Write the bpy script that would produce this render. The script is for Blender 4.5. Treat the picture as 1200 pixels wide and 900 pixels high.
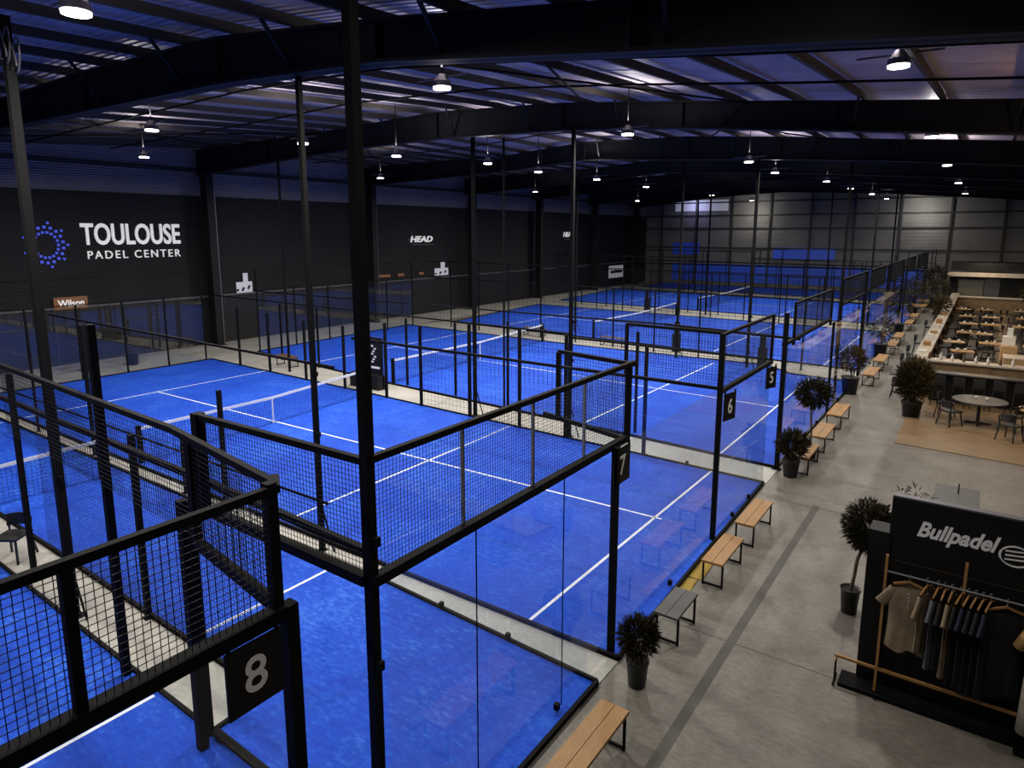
import bpy, bmesh, math, random
from mathutils import Vector, Matrix
R = math.radians
for o in list(bpy.data.objects): bpy.data.objects.remove(o)
S = bpy.context.scene
col = S.collection

# ---------------------------------------------------------------- camera, world, exposure
PITCH, YAW, FPX = R(9.65), math.atan(560 / (780 / math.cos(R(9.65)))), 780.0
cd = bpy.data.cameras.new('camera'); cam = bpy.data.objects.new('camera', cd); col.objects.link(cam)
cam.location = (0, 0, 5.8); cam.rotation_euler = (R(90) - PITCH, 0, YAW)
cd.sensor_width = 36; cd.lens = FPX / 1200 * 36; cd.shift_y = -45.4 / 1200; cd.clip_start = 0.05; cd.clip_end = 300
S.camera = cam
W = bpy.data.worlds.new('world'); S.world = W; W.use_nodes = True
W.node_tree.nodes['Background'].inputs[0].default_value = (0.35, 0.38, 0.6, 1)
W.node_tree.nodes['Background'].inputs[1].default_value = 0.02
S.view_settings.view_transform = 'Standard'; S.view_settings.look = 'None'
S.view_settings.gamma = 1; S.view_settings.exposure = 0.0

def area(name, loc, power, size=0.5, color=(1, .94, .84), rot=(0, 0, 0), spread=180):
    l = bpy.data.lights.new(name, 'AREA'); l.energy = power; l.size = size; l.color = color
    l.shape = 'DISK'; l.spread = R(spread)
    o = bpy.data.objects.new(name, l); o.location = loc; o.rotation_euler = rot; col.objects.link(o); return o

# lamp positions (x, y, z) of the high-bay luminaires; the unseen nearest right one is added to brighten the walkway
LAMPS = [(-8.85, 3.8, 8.35), (-8.26, 9.5, 8.4), (-8.07, 16.7, 8.4), (-7.5, 25.7, 8.4), (-7.9, 31.0, 8.4), (-7.05, 37.8, 8.4), (-7.0, 44.7, 8.4), (-6.8, 52.0, 8.4), (-6.8, 60.0, 8.4),
         (-17.6, 9.05, 8.4), (-16.6, 12.9, 8.4), (-16.7, 16.8, 8.4), (-15.7, 20.6, 8.4), (-16.1, 24.7, 8.4), (-16.0, 29.8, 8.4), (-16.3, 36.3, 8.4), (-16.2, 47.2, 8.4), (-16.2, 57.0, 8.4),
         (-1.3, 4.0, 8.3), (-1.41, 12.4, 8.4), (-1.54, 21.9, 8.4), (-1.6, 31.4, 8.4), (-1.6, 43.0, 8.4), (-1.6, 55.0, 8.4),
         (-25.0, 12.5, 8.5), (-25.0, 24.0, 8.5), (-25.0, 38.0, 8.5), (-25.0, 54.0, 8.5), (-9.0, -2.5, 8.2), (-17.6, 1.5, 8.3)]
for x, y, z in LAMPS:
    pw = 260 if x > -3 else 400
    if x > -3 and y > 25: pw = 160
    if x > -3 and y < 6: pw = 95
    area('lamp_light', (x, y, z - 0.13), pw, 0.36)
    area('lamp_spill', (x, y, z + 0.30), 62 if y < 35 else 22, 0.3, (1, .93, .88), (math.pi, 0, 0))
# sign wash light above the big lettering, wall washers on the back wall
area('sign_wash', (-31.9, 15.8, 6.9), 9, 0.5, (1, .97, .92), (0, R(-55), 0))
area('back_wash', (-20.5, 71.5, 8.2), 90, 0.4, (1, .95, .85), (R(55), 0, 0))
area('back_wash', (-5.2, 71.5, 8.2), 110, 0.4, (1, .95, .85), (R(55), 0, 0))
area('roof_window_glow', (-27, 72.5, 9.0), 40, 1.2, (.55, .55, 1), (R(40), 0, 0))
# warm lamps of the bar area
for x, y in ((0.3, 31.5), (0.2, 37.5), (0.8, 43.5), (1.0, 50), (1.2, 57), (2.8, 34), (3.3, 41)):
    area('bar_lamp', (x, y, 3.6), 30, 0.3, (1, .68, .36))
area('bar_lamp', (1.2, 24.8, 4.2), 22, 0.3, (1, .70, .40))
area('bar_lamp', (-0.2, 21.6, 4.2), 14, 0.3, (1, .72, .42))
area('added_roof_uplight', (2.4, 15.5, 6.6), 75, .5, (1, .62, .28), (math.pi, 0, 0)); area('added_roof_uplight', (3.0, 24, 6.8), 60, .5, (1, .62, .28), (math.pi, 0, 0))  # unseen warm uplights, added to tint the roof deck orange
area('shop_lamp', (0.2, 7.2, 4.2), 9, 0.4, (1, .80, .56), (R(-35), 0, 0))

# ---------------------------------------------------------------- materials
M = {}
def mat(name, color, rough=.6, metal=0, emit=None, es=0, noise=None, bump=0, bscale=30, spec=.5, stretch=(1, 1, 1)):
    m = bpy.data.materials.new(name); m.use_nodes = True; nt = m.node_tree; b = nt.nodes['Principled BSDF']
    b.inputs['Base Color'].default_value = (*color, 1); b.inputs['Roughness'].default_value = rough
    b.inputs['Metallic'].default_value = metal; b.inputs['Specular IOR Level'].default_value = spec
    if emit: b.inputs['Emission Color'].default_value = (*emit, 1); b.inputs['Emission Strength'].default_value = es
    tc = None
    if noise or bump:
        tc = nt.nodes.new('ShaderNodeTexCoord'); mp = nt.nodes.new('ShaderNodeMapping')
        mp.inputs['Scale'].default_value = stretch
        nt.links.new(tc.outputs['Object'], mp.inputs[0])
    if noise:
        c2, sc, det = noise
        n = nt.nodes.new('ShaderNodeTexNoise'); n.inputs['Scale'].default_value = sc; n.inputs['Detail'].default_value = det
        n.inputs['Roughness'].default_value = .65
        r = nt.nodes.new('ShaderNodeValToRGB'); r.color_ramp.elements[0].position = .32; r.color_ramp.elements[1].position = .68
        r.color_ramp.elements[0].color = (*color, 1); r.color_ramp.elements[1].color = (*c2, 1)
        nt.links.new(mp.outputs[0], n.inputs['Vector']); nt.links.new(n.outputs[0], r.inputs[0]); nt.links.new(r.outputs[0], b.inputs['Base Color'])
    if bump:
        n2 = nt.nodes.new('ShaderNodeTexNoise'); n2.inputs['Scale'].default_value = bscale; n2.inputs['Detail'].default_value = 3
        bp = nt.nodes.new('ShaderNodeBump'); bp.inputs['Strength'].default_value = bump; bp.inputs['Distance'].default_value = .02
        nt.links.new(mp.outputs[0], n2.inputs['Vector']); nt.links.new(n2.outputs[0], bp.inputs['Height']); nt.links.new(bp.outputs[0], b.inputs['Normal'])
    M[name] = m; return m

mat('black_steel', (.0028, .0028, .0035), .75, 0, spec=.12)
mat('beam_steel', (.008, .008, .009), .65, 0, noise=((.0045, .0045, .0055), 1.5, 3), spec=.25)
mat('pale_steel', (.30, .31, .32), .4, .4)
mat('grey_steel', (.10, .10, .11), .5, .3)
mat('wire', (.004, .0045, .007), .6, spec=.2)
mat('line_white', (.80, .82, .85), .7, noise=((.62, .66, .78), 12, 3))
mat('white_band', (.72, .74, .76), .6)
mat('wood', (.38, .205, .070), .55, noise=((.25, .125, .04), 6, 4), stretch=(12, 1.2, 12))
mat('wood_dark', (.13, .075, .035), .5, noise=((.08, .045, .02), 5, 4), stretch=(1, 8, 8))
mat('groove', (.03, .019, .010), .6)
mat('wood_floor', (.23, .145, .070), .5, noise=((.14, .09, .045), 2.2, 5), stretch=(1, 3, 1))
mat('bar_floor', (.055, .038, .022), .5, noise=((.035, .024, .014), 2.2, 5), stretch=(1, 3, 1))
mat('wood_counter', (.24, .155, .075), .5, noise=((.12, .075, .035), 3, 4), stretch=(1, 1, 5))
mat('counter_top', (.50, .44, .36), .4, noise=((.36, .30, .23), 3, 4))
mat('pot', (.018, .019, .021), .4)
mat('soil', (.02, .013, .008), .9)
mat('leaf', (.016, .014, .007), .6, noise=((.042, .034, .014), 9, 2), spec=.2)
mat('leaf_warm', (.075, .050, .014), .6, noise=((.030, .028, .010), 9, 2), spec=.2)
mat('trunk', (.085, .055, .032), .8, noise=((.045, .03, .02), 12, 3))
mat('cladding', (.007, .007, .008), .5, noise=((.006, .006, .007), .9, 4), spec=.4)
mat('sheet_grey', (.060, .061, .070), .55, noise=((.042, .042, .050), .7, 3))
mat('purlin_steel', (.045, .040, .035), .7, spec=.3)
mat('back_sheet', (.15, .145, .14), .6, noise=((.11, .105, .10), .5, 3))
mat('girt', (.020, .019, .018), .6)
mat('white_letter', (.78, .78, .78), .5)
mat('lit_letter', (.8, .8, .8), .5, emit=(1, .98, .94), es=.32)
mat('ring_blue', (.03, .05, .45), .5, emit=(.06, .10, .75), es=.45)
mat('sign_black', (.0045, .0045, .0045), .6, spec=.25)
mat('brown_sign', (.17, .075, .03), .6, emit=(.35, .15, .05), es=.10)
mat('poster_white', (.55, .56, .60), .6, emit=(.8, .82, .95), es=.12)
mat('cloth_tan', (.26, .20, .13), .9, noise=((.19, .145, .09), 14, 3))
mat('cloth_grey', (.10, .11, .13), .9, noise=((.06, .065, .08), 12, 3))
mat('cloth_black', (.006, .006, .008), .9)
mat('cloth_navy', (.012, .016, .032), .9)
mat('cloth_yellow', (.42, .26, .09), .9, noise=((.32, .19, .06), 10, 2))
mat('cloth_cream', (.42, .38, .31), .9, noise=((.32, .29, .24), 10, 2))
mat('chair_black', (.010, .010, .010), .5)
mat('table_dark', (.030, .029, .028), .45)
mat('table_light', (.48, .31, .15), .45, noise=((.34, .21, .09), 7, 3))
mat('yellow_mat', (.36, .23, .02), .7, noise=((.25, .16, .015), 4, 4))
mat('grey_top', (.075, .073, .070), .6)
mat('lens', (1, 1, 1), .3, emit=(1, .95, .85), es=14)
mat('white_paint', (.6, .6, .58), .5)
mat('kitchen_panel', (.09, .085, .06), .5)
mat('painted_reflection', (.03, .11, .75), .4)  # blue of the turf mirrored in glass, painted as flat colour
mat('crockery', (.65, .62, .56), .3)

def turf():
    m = bpy.data.materials.new('turf'); m.use_nodes = True; nt = m.node_tree; b = nt.nodes['Principled BSDF']
    tc = nt.nodes.new('ShaderNodeTexCoord')
    def noise(sc, det, st=(1, 1, 1)):
        mp = nt.nodes.new('ShaderNodeMapping'); mp.inputs['Scale'].default_value = st
        n = nt.nodes.new('ShaderNodeTexNoise'); n.inputs['Scale'].default_value = sc; n.inputs['Detail'].default_value = det; n.inputs['Roughness'].default_value = .7
        nt.links.new(tc.outputs['Object'], mp.inputs[0]); nt.links.new(mp.outputs[0], n.inputs['Vector']); return n
    a = noise(.55, 4); f = noise(8.0, 7, (1, 2.0, 1))
    mx = nt.nodes.new('ShaderNodeMix'); mx.data_type = 'FLOAT'; mx.inputs[0].default_value = .62
    nt.links.new(a.outputs[0], mx.inputs[2]); nt.links.new(f.outputs[0], mx.inputs[3])
    r = nt.nodes.new('ShaderNodeValToRGB'); e = r.color_ramp.elements
    e[0].position = .36; e[0].color = (.0028, .036, .40, 1); e[1].position = .64; e[1].color = (.034, .140, .62, 1)
    mid = r.color_ramp.elements.new(.52); mid.color = (.0045, .062, .50, 1)
    nt.links.new(mx.outputs[0], r.inputs[0]); nt.links.new(r.outputs[0], b.inputs['Base Color'])
    b.inputs['Roughness'].default_value = .8; b.inputs['Specular IOR Level'].default_value = .25
    bp = nt.nodes.new('ShaderNodeBump'); bp.inputs['Strength'].default_value = .35; bp.inputs['Distance'].default_value = .02
    g = noise(40, 3); nt.links.new(g.outputs[0], bp.inputs['Height']); nt.links.new(bp.outputs[0], b.inputs['Normal'])
    M['turf'] = m
turf()

def concrete(name, c1, c2, c3):
    m = bpy.data.materials.new(name); m.use_nodes = True; nt = m.node_tree; b = nt.nodes['Principled BSDF']
    tc = nt.nodes.new('ShaderNodeTexCoord')
    n = nt.nodes.new('ShaderNodeTexNoise'); n.inputs['Scale'].default_value = .8; n.inputs['Detail'].default_value = 8; n.inputs['Roughness'].default_value = .68
    mp = nt.nodes.new('ShaderNodeMapping'); mp.inputs['Scale'].default_value = (1, 2.0, 1)
    n2 = nt.nodes.new('ShaderNodeTexNoise'); n2.inputs['Scale'].default_value = 9; n2.inputs['Detail'].default_value = 6
    nt.links.new(tc.outputs['Object'], n.inputs['Vector']); nt.links.new(tc.outputs['Object'], mp.inputs[0]); nt.links.new(mp.outputs[0], n2.inputs['Vector'])
    mx = nt.nodes.new('ShaderNodeMix'); mx.data_type = 'FLOAT'; mx.inputs[0].default_value = .4
    nt.links.new(n.outputs[0], mx.inputs[2]); nt.links.new(n2.outputs[0], mx.inputs[3])
    r = nt.nodes.new('ShaderNodeValToRGB'); e = r.color_ramp.elements
    e[0].position = .34; e[0].color = (*c1, 1); e[1].position = .66; e[1].color = (*c3, 1); k = e.new(.5); k.color = (*c2, 1)
    nt.links.new(mx.outputs[0], r.inputs[0]); nt.links.new(r.outputs[0], b.inputs['Base Color'])
    b.inputs['Roughness'].default_value = .5; b.inputs['Specular IOR Level'].default_value = .45
    M[name] = m
concrete('concrete', (.095, .083, .067), (.150, .134, .111), (.215, .194, .164))
concrete('concrete_strip', (.24, .235, .22), (.32, .31, .285), (.40, .39, .36))

def corrugated(name, c1, c2, axis, freq, rough=.45, depth=.03):
    m = bpy.data.materials.new(name); m.use_nodes = True; nt = m.node_tree; b = nt.nodes['Principled BSDF']
    tc = nt.nodes.new('ShaderNodeTexCoord'); w = nt.nodes.new('ShaderNodeTexWave'); w.wave_type = 'BANDS'; w.bands_direction = axis
    w.inputs['Scale'].default_value = freq; w.inputs['Distortion'].default_value = .15
    n = nt.nodes.new('ShaderNodeTexNoise'); n.inputs['Scale'].default_value = .45; n.inputs['Detail'].default_value = 4
    r = nt.nodes.new('ShaderNodeValToRGB'); e = r.color_ramp.elements
    e[0].position = .3; e[0].color = (*c1, 1); e[1].position = .7; e[1].color = (*c2, 1)
    nt.links.new(tc.outputs['Object'], w.inputs['Vector']); nt.links.new(tc.outputs['Object'], n.inputs['Vector'])
    nt.links.new(n.outputs[0], r.inputs[0]); nt.links.new(r.outputs[0], b.inputs['Base Color'])
    bp = nt.nodes.new('ShaderNodeBump'); bp.inputs['Strength'].default_value = .9; bp.inputs['Distance'].default_value = depth
    nt.links.new(w.outputs[0], bp.inputs['Height']); nt.links.new(bp.outputs[0], b.inputs['Normal'])
    b.inputs['Roughness'].default_value = rough
    M[name] = m
corrugated('deck', (.27, .225, .26), (.46, .395, .44), 'Y', 1.6, .5, .06)
corrugated('wall_sheet', (.13, .13, .145), (.18, .18, .20), 'Z', 3.0)
corrugated('black_sheet', (.0045, .0045, .0050), (.0085, .0085, .0095), 'Z', 3.4, .6, .02)
M['black_sheet'].node_tree.nodes['Principled BSDF'].inputs['Specular IOR Level'].default_value = .3
corrugated('back_wall_sheet', (.13, .127, .120), (.19, .185, .175), 'Z', 3.0, .55, .02)

def glass():
    m = bpy.data.materials.new('glass'); m.use_nodes = True; nt = m.node_tree
    for n in list(nt.nodes): nt.nodes.remove(n)
    out = nt.nodes.new('ShaderNodeOutputMaterial'); mx = nt.nodes.new('ShaderNodeMixShader')
    tr = nt.nodes.new('ShaderNodeBsdfTransparent'); tr.inputs[0].default_value = (.93, .96, .97, 1)
    gl = nt.nodes.new('ShaderNodeBsdfGlossy'); gl.inputs['Roughness'].default_value = .01
    lw = nt.nodes.new('ShaderNodeLayerWeight'); lw.inputs[0].default_value = .5
    pw = nt.nodes.new('ShaderNodeMath'); pw.operation = 'POWER'; pw.inputs[1].default_value = 4.0
    fr = nt.nodes.new('ShaderNodeMath'); fr.operation = 'MULTIPLY_ADD'; fr.inputs[1].default_value = .85; fr.inputs[2].default_value = .075; fr.use_clamp = True
    nt.links.new(lw.outputs['Facing'], pw.inputs[0]); nt.links.new(pw.outputs[0], fr.inputs[0])
    nt.links.new(fr.outputs[0], mx.inputs[0]); nt.links.new(tr.outputs[0], mx.inputs[1]); nt.links.new(gl.outputs[0], mx.inputs[2]); nt.links.new(mx.outputs[0], out.inputs[0])
    M['glass'] = m
glass()

# ---------------------------------------------------------------- mesh helpers
class MB:
    def __init__(s): s.v = []; s.f = []
    def box(s, x0, y0, z0, x1, y1, z1):
        n = len(s.v)
        s.v += [(x0, y0, z0), (x1, y0, z0), (x1, y1, z0), (x0, y1, z0), (x0, y0, z1), (x1, y0, z1), (x1, y1, z1), (x0, y1, z1)]
        s.f += [tuple(n + i for i in q) for q in ((0, 3, 2, 1), (4, 5, 6, 7), (0, 1, 5, 4), (1, 2, 6, 5), (2, 3, 7, 6), (3, 0, 4, 7))]; return s
    def bar(s, a, b, w, h=None, cap=True):
        a, b = Vector(a), Vector(b); d = (b - a).normalized(); up = Vector((0, 0, 1)) if abs(d.z) < .95 else Vector((0, 1, 0))
        sx = d.cross(up).normalized(); sy = sx.cross(d).normalized(); h = h or w
        n = len(s.v)
        for p in (a, b):
            for i, j in ((-1, -1), (1, -1), (1, 1), (-1, 1)): s.v.append(tuple(p + sx * (i * w / 2) + sy * (j * h / 2)))
        s.f += [(n + i, n + (i + 1) % 4, n + 4 + (i + 1) % 4, n + 4 + i) for i in range(4)]
        if cap: s.f += [(n + 3, n + 2, n + 1, n), (n + 4, n + 5, n + 6, n + 7)]
        return s
    def tube(s, a, b, r0, r1=None, k=10, cap=True):
        a, b = Vector(a), Vector(b); r1 = r0 if r1 is None else r1; d = (b - a).normalized()
        up = Vector((0, 0, 1)) if abs(d.z) < .95 else Vector((0, 1, 0)); sx = d.cross(up).normalized(); sy = sx.cross(d).normalized(); n = len(s.v)
        for p, r in ((a, r0), (b, r1)):
            for i in range(k): t = 2 * math.pi * i / k; s.v.append(tuple(p + sx * (r * math.cos(t)) + sy * (r * math.sin(t))))
        s.f += [(n + i, n + (i + 1) % k, n + k + (i + 1) % k, n + k + i) for i in range(k)]
        if cap: s.f += [tuple(n + k - 1 - i for i in range(k)), tuple(n + k + i for i in range(k))]
        return s
    def lathe(s, c, prof, k=16):
        n = len(s.v)
        for r, z in prof:
            for i in range(k): t = 2 * math.pi * i / k; s.v.append((c[0] + r * math.cos(t), c[1] + r * math.sin(t), c[2] + z))
        for j in range(len(prof) - 1):
            for i in range(k): s.f.append((n + j * k + i, n + j * k + (i + 1) % k, n + (j + 1) * k + (i + 1) % k, n + (j + 1) * k + i))
        s.f.append(tuple(n + k - 1 - i for i in range(k))); s.f.append(tuple(n + (len(prof) - 1) * k + i for i in range(k)))
        return s
    def quad(s, *p): n = len(s.v); s.v += [tuple(q) for q in p]; s.f.append(tuple(range(n, n + len(p)))); return s
    def build(s, name, m, parent=None, smooth=False):
        me = bpy.data.meshes.new(name); me.from_pydata(s.v, [], s.f); me.update()
        if smooth:
            for p in me.polygons: p.use_smooth = True
        me.materials.append(M[m] if isinstance(m, str) else m)
        o = bpy.data.objects.new(name, me); col.objects.link(o)
        if parent: o.parent = parent
        return o
def empty(name, loc=(0, 0, 0), rz=0):
    o = bpy.data.objects.new(name, None); o.location = loc; o.rotation_euler.z = rz; o.empty_display_size = .1; col.objects.link(o); return o
def tag(o, label, cat, group=None, kind=None):
    o['label'] = label; o['category'] = cat
    if group: o['group'] = group
    if kind: o['kind'] = kind
    return o
def struct(o): o['kind'] = 'structure'; return o
def copy_tree(o, parent=None):
    c = o.copy(); col.objects.link(c)
    if parent: c.parent = parent
    for ch in o.children: copy_tree(ch, c)
    return c
def text(name, body, m, parent, loc, rot, size, extrude=.01, offset=0, shear=0, width=None, height=None, align='LEFT', spacing=1):
    cu = bpy.data.curves.new(name, 'FONT'); cu.body = body; cu.size = size; cu.extrude = extrude; cu.offset = offset; cu.shear = shear; cu.align_x = align; cu.resolution_u = 4; cu.space_character = spacing
    t = bpy.data.objects.new('tmp', cu); col.objects.link(t)
    bpy.context.view_layer.update(); dg = bpy.context.evaluated_depsgraph_get()
    me = bpy.data.meshes.new_from_object(t.evaluated_get(dg)); bpy.data.objects.remove(t)
    xs = [v.co.x for v in me.vertices]; ys = [v.co.y for v in me.vertices]
    sx = width / (max(xs) - min(xs)) if width else 1; sy = height / (max(ys) - min(ys)) if height else 1
    x0, y0 = (min(xs) if width else 0), (min(ys) if height else 0)
    for v in me.vertices: v.co.x = (v.co.x - x0) * sx; v.co.y = (v.co.y - y0) * sy
    me.materials.clear(); me.materials.append(M[m]); me.name = name
    o = bpy.data.objects.new(name, me); o.location = loc; o.rotation_euler = rot; col.objects.link(o)
    if parent: o.parent = parent
    return o
random.seed(7)
KX, FX = -3.75, -28.7

# ---------------------------------------------------------------- setting: floor, walls, roof
struct(MB().box(-34, -10, -.3, 12, 76, 0).build('floor', 'concrete'))
fl = [o for o in col.objects if o.name == 'floor'][0]
mat('joint', (.075, .068, .059), .7)
MB().box(-2.53, 1, 0, -2.40, 14.8, .003).build('floor_joint', 'joint', fl); MB().box(-3.52, 27, 0, -3.40, 73.9, .003).build('floor_joint', 'joint', fl)
for yj in (8.9, 14.7, 20.4, 26.2, 32, 38, 45, 53): MB().box(-3.5, yj, 0, 3, yj + .018, .002).build('floor_joint', 'joint', fl)
wl = struct(MB().box(-33.4, -6, 2.5, -33, 74, 7.6).build('wall_left', 'black_sheet'))
w2 = MB().box(-33.4, -6, 0, -32.95, 74, 2.5).build('lower_panel', 'cladding', wl)
w3 = MB().box(-33.4, -6, 7.6, -33.05, 74, 10.6).build('upper_sheet', 'wall_sheet', wl)
MB().box(-33.0, -6, 2.46, -32.86, 74, 2.54).build('ledge', 'grey_steel', wl)
MB().box(-33.06, -6, 8.75, -32.9, 74, 8.9).build('girt', 'girt', wl)
for i, y in enumerate([y for y in range(-4, 74, 4)]):
    MB().box(-32.99, y - .03, .02, -32.93, y + .03, 2.44).build('panel_joint', 'girt', wl)
wb = struct(MB().box(-33.4, 74, 0, 12, 74.4, 11).build('wall_back', 'back_wall_sheet'))
for z in (2.2, 4.1, 6.2, 7.6, 9.0): MB().box(-33, 73.86, z - .07, 12, 73.98, z + .07).build('girt', 'girt', wb)
for x in range(-31, 12, 4): MB().box(x - .09, 73.8, 0, x + .09, 73.98, 10.6).build('mullion', 'girt', wb)
MB().box(-29.5, 73.9, 8.1, -23.5, 73.97, 9.3).build('roof_light_panel', 'poster_white', wb)
MB().box(-29.6, 73.88, 3.3, -26.5, 73.97, 4.6).build('blue_reflection_patch', 'painted_reflection', wb)  # patch painted as the turf's blue reflection in the glass
MB().box(-18.5, 73.88, 3.0, -12.5, 73.97, 4.2).build('blue_reflection_patch', 'painted_reflection', wb)
MB().box(-29.6, 73.86, .4, -4.6, 73.97, 2.3).build('blue_reflection_band', 'painted_reflection', wb)  # low blue band, a painted reflection of the turf
wr = struct(MB().box(11.6, -6, 0, 12, 74, 10.6).build('wall_right', 'black_sheet'))

# roof profile: x -> (bottom z, top z) of the portal rafters, per frame
XS = [-33, -27, -21.5, -16.8, -11.5, -7.5, -3.5, .4, 6, 12]
FR = {  # y : (bottom, top)
    -4.0: ([7.7, 7.95, 8.15, 8.1, 8.0, 7.8, 7.4, 7.1, 6.6, 6.2], [8.5, 8.75, 8.95, 8.95, 8.85, 8.55, 8.1, 7.8, 7.3, 6.9]),
    7.3: ([8.15, 8.35, 8.5, 8.45, 8.40, 8.22, 7.78, 7.38, 6.8, 6.4], [9.0, 9.15, 9.25, 9.30, 9.20, 8.82, 8.34, 7.95, 7.4, 7.0]),
    19.1: ([8.60, 8.90, 9.10, 9.15, 9.0, 8.73, 8.32, 7.93, 7.4, 7.0], [9.85, 9.90, 9.95, 10.1, 9.85, 9.48, 9.06, 8.68, 8.1, 7.7]),
    30.1: ([8.70, 8.85, 9.05, 9.32, 9.03, 8.80, 8.50, 8.12, 7.6, 7.2], [9.80, 9.85, 9.85, 10.2, 10.05, 9.72, 9.32, 8.97, 8.4, 8.0]),
    40.4: ([8.60, 8.90, 9.15, 9.45, 9.15, 8.90, 8.60, 8.25, 7.7, 7.3], [9.80, 9.90, 10.0, 10.3, 10.15, 9.85, 9.45, 9.1, 8.5, 8.1]),
    49.8: ([8.55, 8.95, 9.25, 9.55, 9.25, 9.0, 8.7, 8.35, 7.8, 7.4], [9.80, 9.95, 10.1, 10.4, 10.25, 9.95, 9.55, 9.2, 8.6, 8.2]),
    60.0: ([8.45, 9.0, 9.35, 9.60, 9.35, 9.1, 8.78, 8.45, 7.9, 7.5], [9.75, 10.0, 10.2, 10.5, 10.3, 10.05, 9.65, 9.3, 8.7, 8.3]),
    69.7: ([8.35, 9.0, 9.45, 9.65, 9.40, 9.2, 8.85, 8.55, 8.0, 7.6], [9.70, 10.0, 10.3, 10.55, 10.4, 10.15, 9.75, 9.4, 8.8, 8.4]),
}
FY = sorted(FR)
def prof(y, which, x):
    tb = FR[y][which]
    for i in range(len(XS) - 1):
        if XS[i] <= x <= XS[i + 1]:
            t = (x - XS[i]) / (XS[i + 1] - XS[i]); return tb[i] * (1 - t) + tb[i + 1] * t
    return tb[0] if x < XS[0] else tb[-1]
def roof(x, y):
    ys = FY + [76]
    if y >= FY[-1]: return prof(FY[-1], 1, x) + .22
    for i in range(len(FY) - 1):
        if FY[i] <= y <= FY[i + 1]:
            t = (y - FY[i]) / (FY[i + 1] - FY[i]); return prof(FY[i], 1, x) * (1 - t) + prof(FY[i + 1], 1, x) * t + .22
    return prof(FY[0], 1, x) + .22
m = MB()
gx = [-33.3, -30, -27, -24, -21.5, -19, -16.8, -14, -11.5, -9.5, -7.5, -5.5, -3.5, -1.5, .4, 3, 6, 9, 12]
gy = [-6] + FY[0:] + [74.3]
for i in range(len(gx) - 1):
    for j in range(len(gy) - 1):
        p = [(gx[a], gy[b], roof(gx[a], max(gy[b], -4)) + .03) for a, b in ((i, j), (i, j + 1), (i + 1, j + 1), (i + 1, j))]
        m.quad(*p)
ceil = struct(m.build('ceiling', 'deck'))
x = -32.0
while x < 11.5:
    m = MB()
    for i in range(len(FY) - 1):
        m.bar((x, FY[i], roof(x, FY[i]) - .12), (x, FY[i + 1], roof(x, FY[i + 1]) - .12), .07, .17)
    m.build('purlin', 'purlin_steel', ceil); x += 1.62
for i in range(len(FY) - 1):                      # sag rods across the purlins
    for fr in ((.5,) if i > 3 else (.33, .66)):
        y = FY[i] + (FY[i + 1] - FY[i]) * fr; m = MB()
        for k in range(len(gx) - 1): m.bar((gx[k], y, roof(gx[k], y) - .22), (gx[k + 1], y, roof(gx[k + 1], y) - .22), .045)
        m.build('sag_rod', 'black_steel', ceil)
for i in range(1, len(FY) - 2):                   # cross bracing under the deck near the eaves
    for xa, xb in ((-30, -23), (-10.5, -5.5)):
        m = MB(); ya, yb = FY[i] + .3, FY[i + 1] - .3
        m.bar((xa, ya, roof(xa, ya) - .3), (xb, yb, roof(xb, yb) - .3), .04); m.bar((xb, ya, roof(xb, ya) - .3), (xa, yb, roof(xa, yb) - .3), .04)
        m.build('roof_brace', 'black_steel', ceil)
ordn = ['first', 'second', 'third', 'fourth', 'fifth', 'sixth', 'seventh', 'eighth', 'ninth', 'tenth', 'eleventh', 'twelfth', 'thirteenth']
vis = 0
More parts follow.
